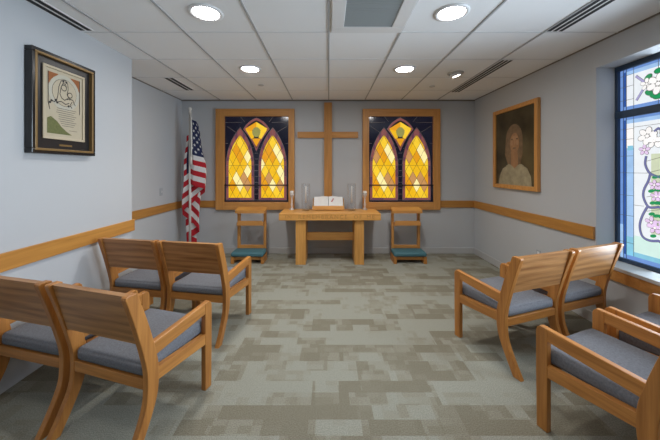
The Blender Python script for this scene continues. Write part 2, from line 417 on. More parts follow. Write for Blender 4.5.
def back_window(name, x0, x1, ix0, ix1, seed, label):
    rnd = random.Random(seed)
    z0, z1, iz0, iz1 = .746, 2.443, .876, 2.318
    y0 = YB-.055
    bm = NB()
    box(bm, x0, ix0, y0, YB, z0, z1, .004); box(bm, ix1, x1, y0, YB, z0, z1, .004)
    box(bm, ix0-.001, ix1+.001, y0+.001, YB, z0, iz0, .004, mi=1); box(bm, ix0-.001, ix1+.001, y0+.001, YB, iz1, z1, .004, mi=1)
    fr = struct(name, bm, ['frame_z', 'frame_x'], None, label)
    # glass: u in 0..258 (right), v in 0..350 (down)
    w = ix1-ix0; h = iz1-iz0
    U = lambda u: ix0+u/258*w
    V = lambda v: iz1-v/350*h
    mats = AMB+ROSE+[NAVYG, OLIVE, M['lead'], M['leadl']]
    iR, iP, iN, iO, iL, iLL = 5, 6, 7, 8, 9, 10
    bm = NB()
    fn = lambda p, hh: (U(p[0]), YB-.012-hh, V(p[1]))
    def piece(p, mi, lay):
        prism(bm, p, fn, lay*.0015, lay*.0015+.002, mi=mi)
    piece([(0, 0), (258, 0), (258, 350), (0, 350)], iN, 0)
    for cx in (61, 193):
        # v grows downward -> use negative v for CCW maths
        outer = lancet(cx, -342, -200, -47, 56); inner = lancet(cx, -333, -200, -76, 46)
        piece([(x, -z) for x, z in lancet(cx, -344, -200, -43, 58)], iLL, 1)
        n = len(outer)
        for i in range(n):
            a, b = outer[i], outer[(i+1) % n]; c, d = inner[i], inner[(i+1) % n]
            steps = max(1, int(math.hypot(b[0]-a[0], b[1]-a[1])/38))
            for s in range(steps):
                t0, t1 = s/steps, (s+1)/steps
                l = lambda p, q, t: (p[0]+(q[0]-p[0])*t, p[1]+(q[1]-p[1])*t)
                qd = [l(a, b, t0), l(a, b, t1), l(c, d, t1), l(c, d, t0)]
                piece([(x, -z) for x, z in shrink(qd, .95)], iR if (i+s) % 3 else iP, 2)
        piece([(x, -z) for x, z in inner], iL, 2)
        hwd, hht = 15.2, 29.0
        for r in range(-1, 24):
            for c in range(-4, 5):
                px = cx+c*2*hwd+(hwd if r % 2 else 0); pz = -340+r*hht
                dia = [(px-hwd, pz), (px, pz-hht), (px+hwd, pz), (px, pz+hht)]
                if area(dia) < 0: dia = dia[::-1]
                q = clip(shrink(dia, .955), inner)
                if q and abs(area(q)) > 12:
                    k = (c+2*r) % 5
                    mi = [0, 4, 2, 1, 0, 3][(c*2+r*2+(r//2)) % 6] if rnd.random() < .85 else rnd.choice([0, 0, 1, 2, 3, 4])
                    piece([(x, -z) for x, z in q], mi, 3)
        # saddle lines across the light
        piece([(cx-46, 200), (cx+46, 200), (cx+46, 201), (cx-46, 201)], iL, 4)
    # tracery kite
    def arc(p, q, bulge, n=6):
        o = []
        for i in range(n+1):
            t = i/n; mx = p[0]+(q[0]-p[0])*t; mz = p[1]+(q[1]-p[1])*t
            l = math.hypot(q[0]-p[0], q[1]-p[1]); k = 4*t*(1-t)*bulge
            o.append((mx-(q[1]-p[1])/l*k, mz+(q[0]-p[0])/l*k))
        return o
    ko = arc((127, 4), (181, 52), -7)+arc((181, 52), (127, 144), 5)[1:]
    ko = ko+[(254-x, z) for x, z in ko[::-1]][1:-1]
    piece(ko, iLL, 1)
    piece(shrink(ko, .97), iR, 2)
    ki = [(127+(x-127)*.84, 66+(z-66)*.82) for x, z in ko]
    piece(ki, iL, 3)
    for quad, mi in (([(127, 22), (127, 48), (100, 62), (82, 50)], 1), ([(127, 22), (172, 50), (154, 62), (127, 48)], 2),
                     ([(83, 53), (110, 58), (118, 86), (107, 92)], 0), ([(171, 53), (144, 58), (136, 86), (147, 92)], 2),
                     ([(109, 90), (145, 90), (127, 124)], 1)):
        piece(quad, mi, 4)
    piece([(127+17*math.cos(i*math.pi/5), 64+21*math.sin(i*math.pi/5)) for i in range(10)], iO, 5)
    # dark lines in the corner fields and mullion
    for p, q in (((0, 24), (66, 24)), ((190, 24), (258, 24)), ((62, 0), (80, 22)), ((196, 0), (178, 22)), ((8, 40), (46, 66)), ((250, 40), (208, 66)),
                 ((127, 0), (127, 8)), ((0, 110), (12, 110)), ((246, 110), (258, 110))):
        piece(strip(p, q, 2.2), iLL, 1)
    for v in range(150, 345, 24): piece(strip((120, v), (134, v), 2.0), iLL, 1)
    for s in (1, -1):
        for i in range(5):
            t = i/5; x = 127+s*(8+48*(1-t)); v = 70+75*t
            piece(strip((x-6, v), (x+6, v+s*3), 1.6), iLL, 1)
    obj('stained_glass', bm, mats, fr)
    # slim black guard bar
    bm = NB()
    yb = y0+.012
    zz = V(281)
    tube(bm, [(ix0, yb, zz), (ix1, yb, zz)], .0105)
    tube(bm, [(ix0+.008, yb, zz), (ix0+.008, yb, iz0)], .006); tube(bm, [(ix1-.008, yb, zz), (ix1-.008, yb, iz0)], .006)
    obj('guard_bar', bm, 'lead', fr)
    return fr
back_window('window_1', -1.900, -.576, -1.752, -.676, 3, 'amber stained glass window in an oak frame, left of the wall cross')
back_window('window_2', .571, 1.876, .678, 1.757, 11, 'amber stained glass window in an oak frame, right of the wall cross')

# ------------------------------------------------------------------ right window
XG = XR+.20
bm = NB()
PW, GAP = .62, .033
ends = [FR-i*(PW+GAP) for i in range(3)]
box(bm, XR+.17, XR+.235, FR, WY1, WZ0, WZ1, .003)
for e in ends: box(bm, XR+.17, XR+.235, e-PW-GAP, e-PW, WZ0, WZ1, .003)
wf = struct('window_3', bm, 'alu', None, 'tall floral stained glass window with blue borders in a dark metal frame')
bm = NB()
for a, b in ((WZ0, WZ0+.035), (1.893, 1.957), (WZ1-.05, WZ1)):
    box(bm, XR+.168, XR+.234, ends[-1]-PW-GAP, WY1-.001, a, b, .003)
obj('transom', bm, 'alu', wf)
def WP(px, py):                                     # reading of a point of the design -> (distance from glass edge, height)
    d = XG*F/(px-328.7); return (FR-d, EYE+(168.7-py)*d/F)
keys = ['white', 'sky', 'blue', 'deep', 'aqua', 'mint', 'viol', 'lav', 'pink', 'green', 'lime', 'petal']
gm = [WW[k] for k in keys]+[M['lead'], M['ink']]
KI = {k: i for i, k in enumerate(keys)}; KI['lead'] = 12; KI['ink'] = 13
bm = NB()
def gp(pts, mat, lay, mirror=True):
    for mir in ((0, 1) if mirror else (0,)):
        fn = lambda p, hh: (-hh, -(PW-p[0] if mir else p[0]), p[1])
        prism(bm, pts, fn, lay*.0012, lay*.0012+.0015, mi=KI[mat])
def rect(s0, s1, z0, z1): return [(s0, z0), (s1, z0), (s1, z1), (s0, z1)]
ZB, ZM, ZT0, ZT = WZ0+.035, 1.893, 1.957, WZ1-.05
gp(rect(0, PW, ZB, ZM), 'white', 0, False); gp(rect(0, PW, ZT0, ZT), 'white', 0, False)
S1, S2, S3 = .030, .055, .118
for a, b in ((ZB, ZM), (ZT0, ZT)):
    gp(rect(0, S1, a, b), 'blue', 1); gp(rect(S1, S2, a, b), 'deep', 1)
    gp(rect(S1, PW-S1, a, a+.035), 'blue', 2, False); gp(rect(S1, PW-S1, b-.022, b), 'blue', 2, False)
    gp(rect(S2, PW-S2, b-.055, b-.022), 'sky', 2, False)
gp(rect(S2, S3, ZB+.035, 1.62), 'sky', 1); gp(rect(S2, PW-S2, ZB+.035, ZB+.075), 'aqua', 2, False)
gp(rect(S2, S3, 1.62, 1.80), 'petal', 1); gp(rect(S3, PW-S3, ZB+.075, ZB+.22), 'mint', 1, False)
gp(rect(S2+.01, S3-.006, 1.60, 1.64), 'aqua', 2)
gp(rect(0, S1, ZB, ZB+.30), 'sky', 2); gp(rect(S2, S3, ZB+.035, ZB+.2), 'aqua', 2)
def line(p, q, w=.0035, mat='ink', lay=3, mirror=True): gp(strip(p, q, w), mat, lay, mirror)
for z in (.78, 1.02, 1.20, 1.40, 1.55, 1.70, 1.79, 2.05, 2.17, 2.27): line((0, z), (S3+.0, z), .003)
for s in (S1, S2): 
    line((s, ZB), (s, ZM), .004, 'lead'); line((s, ZT0), (s, ZT), .004, 'lead')
line((S3, ZB+.035), (S3, ZM-.0), .003); line((S3, ZT0), (S3, ZT), .003)
line((S3, 1.80), (PW-S3, 1.80), .003, 'ink', 3, False); line((S3, 1.40), (.22, 1.40), .003); line((S3, 1.12), (.2, 1.12), .003)
line((.31, 2.25), (.31, ZT), .003, 'ink', 3, False); line((.31, ZT0), (.31, 2.0), .003, 'ink', 3, False)
def ell(c, a, b, rot=0, n=14):
    o = []
    for i in range(n):
        t = 2*math.pi*i/n; x, z = a*math.cos(t), b*math.sin(t)
        o.append((c[0]+x*math.cos(rot)-z*math.sin(rot), c[1]+x*math.sin(rot)+z*math.cos(rot)))
    return o
def flower(c, r, mat, lay, n=6, core='lav', mirror=True, rot=0.3):
    for i in range(n):
        t = rot+2*math.pi*i/n; q = (c[0]+r*.62*math.cos(t), c[1]+r*.62*math.sin(t))
        gp(ell(q, r*.44, r*.34, t), 'ink', lay, mirror); gp(ell(q, r*.385, r*.285, t), mat, lay+1, mirror)
    gp(ell(c, r*.24, r*.24), 'ink', lay+1, mirror); gp(ell(c, r*.20, r*.20), core, lay+2, mirror)
def ribbon(pts, w, mat, lay, mirror=True):
    # smooth polyline into quads
    P = []
    for i in range(len(pts)-1):
        p0, p1, p2, p3 = pts[max(i-1, 0)], pts[i], pts[i+1], pts[min(i+2, len(pts)-1)]
        for k in range(6):
            t = k/6
            P.append(tuple(.5*((2*p1[j])+(-p0[j]+p2[j])*t+(2*p0[j]-5*p1[j]+4*p2[j]-p3[j])*t*t+(-p0[j]+3*p1[j]-3*p2[j]+p3[j])*t**3) for j in (0, 1)))
    P.append(pts[-1])
    for w_, m_, l_ in ((w+.005, 'ink', lay), (w, mat, lay+1)):
        for mir in ((0, 1) if mirror else (0,)):
            L_ = []; R_ = []
            for i, p in enumerate(P):
                a, b = P[max(i-1, 0)], P[min(i+1, len(P)-1)]
                l = math.hypot(b[0]-a[0], b[1]-a[1]) or 1; nx, nz = -(b[1]-a[1])/l*w_/2, (b[0]-a[0])/l*w_/2
                cv = lambda x, z: (-l_*.0012-.0015, -(PW-x if mir else x), z)
                L_.append(bm.verts.new(cv(p[0]+nx, p[1]+nz))); R_.append(bm.verts.new(cv(p[0]-nx, p[1]-nz)))
            for i in range(len(P)-1):
                f = bm.faces.new((L_[i], R_[i], R_[i+1], L_[i+1])); f.material_index = KI[m_]
# upper light: rosette with leaves and buds
c = (.31, 2.125)
for dx, dz, rot in ((-.075, .075, .6), (-.07, -.055, -.5), (-.01, -.10, 0), (.0, .105, 0), (-.035, -.085, -.4)):
    gp(ell((c[0]+dx, c[1]+dz), .034, .024, rot), 'ink', 3); gp(ell((c[0]+dx, c[1]+dz), .030, .020, rot), 'green', 4)
flower(c, .085, 'petal', 5, 6, 'petal', False)
flower(WP(647.5, 84), .05, 'petal', 4, 5, 'petal')
for p, q in (((636.5, 76), (645, 82)), ((637, 100.5), (644, 89))):
    a, b = WP(*p), WP(*q)
    ribbon([a, ((a[0]+b[0])/2, (a[1]+b[1])/2), b], .017, 'lav', 3)
# lower light
gp(rect(WP(651.5, 200)[0], PW-WP(651.5, 200)[0], .90, 1.56), 'lime', 1, False)
for z in (1.50, 1.40, 1.20, 1.08): line((.22, z), (.40, z+.05), .003, 'ink', 2, False)
flower(WP(648, 136), .075, 'petal', 3, 6, 'petal'); flower(WP(655, 141), .06, 'petal', 3, 5, 'petal'); flower(WP(645, 150), .045, 'pink', 3, 5, 'petal')
ribbon([WP(*p) for p in ((647, 156), (646, 164), (649.5, 172), (655, 175.5), (660, 177))], .0155, 'viol', 4)
ribbon([WP(*p) for p in ((651, 174), (649, 181), (645, 189), (644, 196), (647, 204), (651, 207.5), (660, 207))], .0155, 'viol', 4)
ribbon([WP(*p) for p in ((648, 207), (643, 216), (640.5, 226), (643, 236), (650, 240.5), (660, 241))], .0155, 'viol', 4)
ribbon([WP(*p) for p in ((655, 131.5), (658, 129), (660, 128))], .014, 'viol', 4)
for q, r in (((655.5, 185), .042), ((657, 196.5), .042), ((652.5, 222.5), .05), ((656, 228), .05)): flower(WP(*q), r, 'pink', 6, 5, 'petal')
for q in ((652, 191), (658, 203), (652.5, 214), (657, 216), (656, 177), (653.5, 203), (658, 190), (654, 236)):
    gp(ell(WP(*q), .024, .014, .3), 'green', 5)
obj('stained_glass', bm, gm, wf, (XG, ends[0], 0))
g0 = wf.children[-1]
for e in ends[1:]:
    g = g0.copy(); COL.objects.link(g); g.parent = wf; g.location = (XG, e, 0)

# ------------------------------------------------------------------ ceiling fittings
def downlight(x, y, label, lm='lamp'):
    t = thing('downlight', label, 'ceiling light', (x, y, H), 0, 'round recessed downlights')
    bm = NB(); lathe(bm, [(.092, -.002), (.102, -.012), (.124, -.008), (.126, .0), (.090, .0)], n=32)
    obj('trim_ring', bm, 'white', t)
    bm = NB(); lathe(bm, [(0, -.004), (.093, -.004), (.093, -.001)], n=32)
    obj('lens', bm, lm, t)
    sp = bpy.data.lights.new('downlight_beam', 'SPOT'); sp.spot_size = R(125); sp.spot_blend = .9; sp.shadow_soft_size = .09
    sp.energy = {'lamp': 19, 'lamp_back': 48, 'lamp_unseen': 9}[lm]; sp.color = (1.0, .975, .94)
    so = bpy.data.objects.new('downlight_beam', sp); COL.objects.link(so); so.location = (x, y, H-.02)
downlight(-.915, 2.175, 'round recessed downlight nearest the dark slot vent over the framed print')
downlight(.915, 2.175, 'large round recessed downlight right of the square grey return grille')
downlight(-.915, 3.40, 'small round recessed downlight in the ceiling, nearest to the flag', 'lamp_back')
downlight(.885, 3.40, 'small round recessed downlight left of the tilted eyeball spotlight', 'lamp_back')
for x in (-.915, .915):  # unseen repeats of the downlights, added to help light the room
    for y in (.95, -.28):
        downlight(x, y, 'unseen round recessed downlight added overhead, beyond the top edge of the picture', 'lamp_unseen')
t = thing('spotlight', 'small tilted eyeball spotlight in the ceiling above the portrait', 'ceiling light', (1.54, 3.55, H))
bm = NB(); lathe(bm, [(.070, -.004), (.078, -.014), (.095, -.008), (.097, 0), (.066, 0)], n=28); obj('trim_ring', bm, 'cap', t)
bm = NB()
lathe(bm, [(0, .0), (.066, .0), (.064, -.02), (.05, -.04), (.048, -.036), (0, -.036)], n=24)
eb = obj('eyeball', bm, 'white', t, (0, 0, -.002)); eb.rotation_euler = (0, R(-18), 0)
bm = NB(); lathe(bm, [(0, -.0375), (.044, -.0375), (.044, -.036)], n=24)
ln = obj('lens', bm, 'lamp_eye', eb)
for x, y, l in ((-.94, 4.06, 'small flat sprinkler cap on the ceiling left of the cross'), (1.46, 4.12, 'small flat sprinkler cap on the ceiling right of the cross')):
    bm = NB(); lathe(bm, [(0, -.008), (.036, -.007), (.040, 0), (0, 0)], n=24, z0=0)
    tag(obj('sprinkler_cap', bm, 'cap', None, (x, y, H)), l, 'sprinkler')

def slot_vent(x0, x1, y0, y1, n, label):
    t = thing('slot_vent', label, 'vent', ((x0+x1)/2, (y0+y1)/2, H), 0, 'linear slot vents')
    hx, hy = (x1-x0)/2, (y1-y0)/2
    obj('vent_frame', box(NB(), -hx, hx, -hy, hy, -.005, 0), 'white', t)
    p = 2*hx/n
    for i in range(n):
        c = -hx+p*(i+.5)
        obj('slot', box(NB(), c-p*.31, c+p*.31, -hy+.01, hy-.01, -.0065, -.004), 'black', t)
slot_vent(-2.088, -1.975, .64, 2.455, 2, 'long black double slot vent along the ceiling edge above the framed print')
slot_vent(-2.11, -1.98, 3.72, 4.315, 2, 'short dark slot vent in the ceiling corner near the flag')
slot_vent(1.83, 1.975, .64, 2.47, 3, 'long triple slot vent in the ceiling above the bright side window')
slot_vent(1.845, 1.975, 3.11, 4.42, 3, 'long slot vent in the ceiling above the portrait')
t = thing('return_grille', 'square grey louvred return grille in a white ceiling frame', 'vent', (.318, 2.18, H))
bm = NB()
for a in ((-.295, .295, -.195, -.29), (-.295, .295, .195, .29)): box(bm, a[0], a[1], min(a[2:]), max(a[2:]), -.014, 0, .004)
for a in ((-.295, -.195), (.195, .295)): box(bm, a[0], a[1], -.195, .195, -.014, 0, .004)
obj('vent_frame', bm, 'white', t)
bm = NB(); box(bm, -.196, .196, -.196, .196, -.003, 0)
for i in range(13):
    y = -.18+i*.030; prism(bm, [(y-.007, -.004), (y+.004, -.012), (y+.007, -.011), (y-.004, -.003)], lambda p, h: (h, p[0], p[1]), -.195, .195)
obj('louvre_panel', bm, 'grille', t)

# ------------------------------------------------------------------ armchairs
W, TH, LEN = .562, .035, .605
def smooth_line(pts, n=6):
    P = []
    for i in range(len(pts)-1):
        p0, p1, p2, p3 = pts[max(i-1, 0)], pts[i], pts[i+1], pts[min(i+2, len(pts)-1)]
        for k in range(n):
            t = k/n
            P.append(tuple(.5*((2*p1[j])+(-p0[j]+p2[j])*t+(2*p0[j]-5*p1[j]+4*p2[j]-p3[j])*t*t+(-p0[j]+3*p1[j]-3*p2[j]+p3[j])*t**3) for j in (0, 1)))
    P.append(pts[-1]); return P
def make_chair(label):
    t = thing('armchair', label, 'chair', group='oak armchairs with blue grey seats')
    rear = smooth_line([(0, 0), (.066, .12), (.108, .22), (.119, .30), (.117, .40), (.096, .50), (.052, .66), (.002, .815)])
    front = smooth_line([(.056, 0), (.122, .12), (.168, .22), (.186, .30), (.187, .40), (.168, .50), (.122, .66), (.068, .815)])
    top = [(.003, .826), (.012, .831), (.057, .831), (.066, .826)]
    prof = rear+top+front[::-1]
    fnx = lambda p, h: (h, p[0], p[1])
    for s in (-1, 1):
        a, b = sorted((s*W/2, s*(W/2-TH)))
        obj('rear_leg', prism(NB(), prof, fnx, a, b, .004), 'oak_z', t)
        y0, y1 = LEN-.060, LEN
        lp = [(y0, 0), (y1-.004, 0), (y1, .30), (y1, .535), (y1-.006, .553), (y1-.02, .566), (y1-.035, .5665), (y0, .564)]
        obj('front_leg', prism(NB(), lp, fnx, a, b, .004), 'oak_z', t)
        obj('armrest', prism(NB(), [(y0, .496), (y0, .564), (.150, .535), (.168, .463)], fnx, a+.001, b-.001, .004), 'oak_y', t)
        obj('side_rail', prism(NB(), [(y0, .300), (y0, .366), (.170, .392), (.165, .325)], fnx, a+.001, b-.001, .003), 'oak_y', t)
    xi = W/2-TH
    fb = lambda p, h: (h, p[0], p[1])
    obj('backrest', prism(NB(), [(.086, .560), (.112, .565), (.046, .829), (.016, .827)], fb, -xi, xi, .003), 'oak_panel', t)
    obj('back_rail', box(NB(), -xi, xi, .122, .150, .305, .362, .003), 'oak_x', t)
    obj('front_rail', box(NB(), -xi, xi, LEN-.05, LEN-.022, .300, .350, .003), 'oak_x', t)
    # upholstered seat
    bm = NB()
    nx, ny = 12, 12; hw, yb, yf = xi-.003, .126, LEN+.004
    g = []
    box(bm, -hw, hw, yb, yf, .362, .440, .022, 4)
    for v in bm.verts:
        if v.co.z > .43:
            u = v.co.x/hw; w_ = (v.co.y-(yb+yf)/2)/((yf-yb)/2)
            v.co.z += .006
    bmesh.ops.subdivide_edges(bm, edges=[e for e in bm.edges if e.calc_length() > .2], cuts=5, use_grid_fill=True)
    for v in bm.verts:
        u = max(-1, min(1, v.co.x/hw)); w_ = max(-1, min(1, (v.co.y-(yb+yf)/2)/((yf-yb)/2)))
        if v.co.z > .42: v.co.z += .012*(1-u*u)*(1-w_*w_)-.010*(1-(w_+1)/2)
    obj('seat_cushion', bm, 'fabric', t, smooth=True)
    return t
def place(px, py, deg, sx, k):
    """px,py: outer rear foot corner on side sx; k: seats along the row"""
    r = Vector((math.cos(R(deg)), math.sin(R(deg)), 0))
    return Vector((px, py, 0)) - r*sx*W/2 + r*k*.588
spots = [
    ((-.950, 1.365, -16.5, 1, 0), -16.5, 'oak armchair nearest on the left, its whole back and right arm toward the viewer'),
    ((-1.523, 1.528, -14, 1, 0), -14, 'oak armchair cut by the left edge, between the near aisle chair and the left wall'),
    ((-.880, 2.330, -10.2, 1, 0), -10.2, 'oak armchair in the far left row on the aisle, in front of the flag'),
    ((-.880, 2.330, -10.2, 1, -1.0), -10.2, 'oak armchair in the far left row beside the end of the wall rail'),
    ((1.292, 1.965, 19.5, -1, 0), 19.5, 'oak armchair in the far right row on the aisle, below the portrait'),
    ((1.295, 1.975, 19.5, -1, 1.03), 19.5, 'oak armchair in the far right row next to the stained glass window sill'),
    ((1.385, 1.078, 21.5, -1, 0), 21.5, 'oak armchair nearest on the right, cut by the bottom right corner'),
    ((1.410, 1.073, 21.5, -1, 1.03), 21.5, 'oak armchair at the right edge in the near right row, under the window, mostly hidden'),
]
ch0 = make_chair(spots[0][2])
for i, (a, deg, lab) in enumerate(spots):
    p = place(*a)
    if i == 0: ch0.location = p; ch0.rotation_euler = (0, 0, R(deg))
    else: dup(ch0, p, R(deg), lab)

# ------------------------------------------------------------------ altar table
t = thing('altar_table', 'long pale oak altar table with carved lettering, below the wall cross', 'table', (.017, 4.60, 0))
yF, yK = -.27, .27
bm = NB(); box(bm, -.758, .758, yF, yK, .668, .770, .006); obj('tabletop', bm, 'pale_x', t)
for a, b in ((-.512, -.362), (.370, .512)):
    obj('leg', box(NB(), a, b, yF+.035, yK-.06, 0, .668, .004), 'pale_z', t)
obj('stretcher', box(NB(), -.362, .370, -.02, .03, .315, .438, .004), 'pale_x', t)
def word(txt, xc):
    cu = bpy.data.curves.new('lettering', 'FONT'); cu.body = txt; cu.size = .084; cu.extrude = .0015; cu.align_x = 'CENTER'; cu.align_y = 'CENTER'; cu.space_character = 1.34
    tmp = bpy.data.objects.new('lettering', cu); COL.objects.link(tmp)
    bpy.context.view_layer.update()
    me = bpy.data.meshes.new_from_object(tmp.evaluated_get(bpy.context.evaluated_depsgraph_get()))
    bpy.data.objects.remove(tmp)
    me.transform(Matrix.Rotation(R(90), 4, 'X')); me.materials.clear(); me.materials.append(M['letter'])
    lo = bpy.data.objects.new('lettering', me); COL.objects.link(lo); lo.parent = t; lo.location = (xc, yF-.001, .719)
    lo['label'] = 'darker carved letters reading '+txt
for txt, xc in (('IN', -.615), ('REMEMBRANCE', -.105), ('OF', .415), ('ME', .605)): word(txt, xc)

# open book on its stand
t = thing('book_stand', 'low slanted wooden book stand under the open book on the altar', 'book stand', (-.005, 4.74, .77))
bm = NB()
prism(bm, [(-.090, .012), (.10, .012), (.098, .175), (.082, .18), (-.034, .040), (-.060, .072), (-.076, .068)], lambda p, h: (h, p[0], p[1]), -.255, .255, .004)
for x in (-.20, .16): box(bm, x, x+.04, -.07, .09, 0, .014, .002)
obj('rest', bm, 'pale_x', t)
t = thing('book', 'open white paged book lying on the wooden stand on the altar', 'book', (-.005, 4.74, .77))
P0, P1 = Vector((0, -.040, .056)), Vector((0, .074, .196))
ax = (P1-P0); nn = Vector((0, -ax.z, ax.y)).normalized()
def page(side):
    bm = NB(); n = 10; rows = []
    for i in range(n+1):
        s = i/n; x = side*(.003+.232*s); hgt = .014+.020*math.sin(math.pi*min(1, s*1.25+.12))*(1-s*.45)
        rows.append((x, hgt))
    for lay in (0, 1):
        pass
    lo_, hi_ = [], []
    for x, hh in rows:
        lo_.append([bm.verts.new(Vector((x, 0, 0))+P0+nn*.006), bm.verts.new(Vector((x, 0, 0))+P1+nn*.006)])
        hi_.append([bm.verts.new(Vector((x, 0, 0))+P0+nn*hh), bm.verts.new(Vector((x, 0, 0))+P1+nn*hh)])
    for i in range(n):
        bm.faces.new((hi_[i][0], hi_[i+1][0], hi_[i+1][1], hi_[i][1])); bm.faces.new((lo_[i][0], lo_[i][1], lo_[i+1][1], lo_[i+1][0]))
        for k in (0, 1): bm.faces.new((lo_[i][k], lo_[i+1][k], hi_[i+1][k], hi_[i][k]))
    for i in (0, n): bm.faces.new((lo_[i][0], lo_[i][1], hi_[i][1], hi_[i][0]))
    return bm
for s in (-1, 1): obj('pages', page(s), 'page', t)
bm = NB()
c0 = [Vector((-.24, 0, 0))+P0, Vector((.24, 0, 0))+P0, Vector((.24, 0, 0))+P1, Vector((-.24, 0, 0))+P1]
a = [bm.verts.new(p) for p in c0]; b = [bm.verts.new(p+nn*.006) for p in c0]
bm.faces.new(a); bm.faces.new(b)
for i in range(4): bm.faces.new((a[i], a[(i+1) % 4], b[(i+1) % 4], b[i]))
obj('cover', bm, 'bframe', t)
bm = NB()
q0 = P0+ax*.6+nn*.034; 
for k in range(3):
    c = Vector((.055+.012*k, 0, 0))+P0+ax*(.45+.12*k)+nn*.0345
    vs = [bm.verts.new(c+Vector((dx, 0, 0))+ax*dy) for dx, dy in ((-.012, -.05), (.012, -.05), (.012, .05), (-.012, .05))]
    bm.faces.new(vs)
obj('ribbon', bm, 'redmark', t)

def hurricane(x, y, label):
    t = thing('hurricane_candle', label, 'candle', (x, y, .77), 0, 'glass hurricane candles on the altar')
    bm = NB(); r = .072
    lathe(bm, [(0, 0), (.060, 0), (.066, .012), (r, .05), (r, .40), (r-.004, .43), (r-.008, .43), (r-.006, .40), (r-.006, .05), (.056, .018), (0, .016)], n=32)
    obj('glass_chimney', bm, 'glass', t)
    bm = NB(); lathe(bm, [(0, .018), (.038, .018), (.034, .028), (.012, .04), (.010, .09), (.02, .11), (.018, .145), (0, .145)], n=20); obj('candle_cup', bm, 'glass', t)
    bm = NB(); lathe(bm, [(0, .12), (.0125, .12), (.0115, .385), (.006, .392), (0, .392)], n=16); obj('taper_candle', bm, 'wax', t)
    bm = NB(); tube(bm, [(0, 0, .39), (.001, 0, .405)], .0015, 6); obj('wick', bm, 'bframe', t)
hurricane(-.365, 4.66, 'tall clear glass hurricane with white taper, left of the open book')
hurricane(.365, 4.66, 'tall clear glass hurricane with white taper, right of the open book')
def votive(x, y, label):
    t = thing('votive_holder', label, 'candle holder', (x, y, .77), 0, 'slim glass candlesticks at the altar ends')
    bm = NB(); lathe(bm, [(0, 0), (.042, 0), (.042, .012), (.016, .028), (.013, .06), (.024, .085), (.013, .11), (.013, .19), (.022, .21), (.036, .235), (.036, .275), (.032, .275), (.031, .24), (0, .236)], n=24)
    obj('glass_stem', bm, 'glint', t)
    bm = NB(); lathe(bm, [(0, .238), (.0295, .238), (.0295, .300), (.026, .306), (0, .304)], n=20); obj('candle', bm, 'wax', t)
votive(-.600, 4.75, 'slim glass candlestick with white candle at the left end of the altar')
votive(.588, 4.75, 'slim glass candlestick with white candle at the right end of the altar')

# ------------------------------------------------------------------ cross
t = thing('cross', 'tall plain oak cross fixed to the back wall between two windows', 'cross', (-.011, YB, 1.7))
obj('upright', box(NB(), -.066, .066, -.045, 0, -.85, .852, .003), 'frame_z', t)
bm = NB(); box(bm, -.515, -.066, -.042, 0, .256, .358, .003); box(bm, .066, .505, -.042, 0, .256, .358, .003)
obj('crossbar', bm, 'frame_x', t)

# ------------------------------------------------------------------ kneelers
def kneeler(x, label):
    t = thing('kneeler', label, 'kneeler', (x, 4.60, 0), 0, 'oak prayer kneelers')
    for s in (-1, 1):
        a, b = sorted((s*.228, s*.190))
        obj('post', prism(NB(), [(.06, .0), (.125, .0), (.125, .785), (.03, .755), (.06, .70)], lambda p, h: (h, p[0], p[1]), a, b, .003), 'frame_z', t)
        a, b = sorted((s*.250, s*.205))
        obj('foot', box(NB(), a, b, -.20, .058, 0, .108, .004), 'oak_y', t)
    bm = NB()
    prism(bm, [(-.035, .738), (-.035, .782), (-.018, .784), (.135, .818), (.140, .795), (-.01, .740)], lambda p, h: (h, p[0], p[1]), -.236, .236, .003)
    obj('book_rest', bm, 'frame_x', t)
    bm = NB(); box(bm, -.190, .190, -.035, .125, .548, .566, .002); box(bm, -.190, .190, -.045, -.028, .548, .622, .003)
    for s in (-1, 1):
        a, b = sorted((s*.189, s*.205)); box(bm, a, b, -.045, .06, .54, .60, .002)
    obj('shelf', bm, 'frame_x', t)
    obj('lower_rail', box(NB(), -.190, .190, .075, .105, .165, .215, .003), 'frame_x', t)
    bm = NB(); box(bm, -.246, .246, -.215, .055, .108, .170, .022, 4)
    for v in bm.verts:
        if v.co.z > .165: v.co.z += .004
    obj('kneeling_pad', bm, 'teal', t, smooth=True)
    obj('cross_rail', box(NB(), -.205, .205, -.16, -.13, .05, .108, .003), 'frame_x', t)
kneeler(-1.230, 'oak prayer kneeler with teal pad under the left stained glass window')
kneeler(1.232, 'oak prayer kneeler with teal pad under the right stained glass window')

# ------------------------------------------------------------------ flag on its stand
t = thing('flag', 'stars and stripes flag hanging on an ivory pole in the far left corner', 'flag', (-2.185, 4.60, 0))
bm = NB(); lathe(bm, [(0, 0), (.15, 0), (.15, .02), (.13, .035), (.05, .055), (.03, .12), (.022, .13), (0, .13)], n=32); obj('base', bm, 'gold', t)
bm = NB(); tube(bm, [(0, 0, .12), (0, 0, 2.33)], .018, 12); obj('pole', bm, 'polew', t)
bm = NB(); lathe(bm, [(0, 2.31), (.02, 2.315), (.022, 2.335), (.012, 2.345), (.022, 2.36), (.027, 2.38), (.020, 2.40), (0, 2.41)], n=16); obj('finial', bm, 'polew', t)
bm = NB()
tube(bm, [(0, -.015, 2.30), (.03, -.03, 2.24), (.045, -.05, 2.1), (.05, -.055, 1.8), (.045, -.055, 1.62)], .012, 8)
lathe(bm, [(0, 1.50), (.02, 1.50), (.016, 1.60), (.01, 1.64), (0, 1.64)], .045, -.055, n=10)
obj('cord', bm, 'polew', t)
HO, FL = 1.02, 1.72
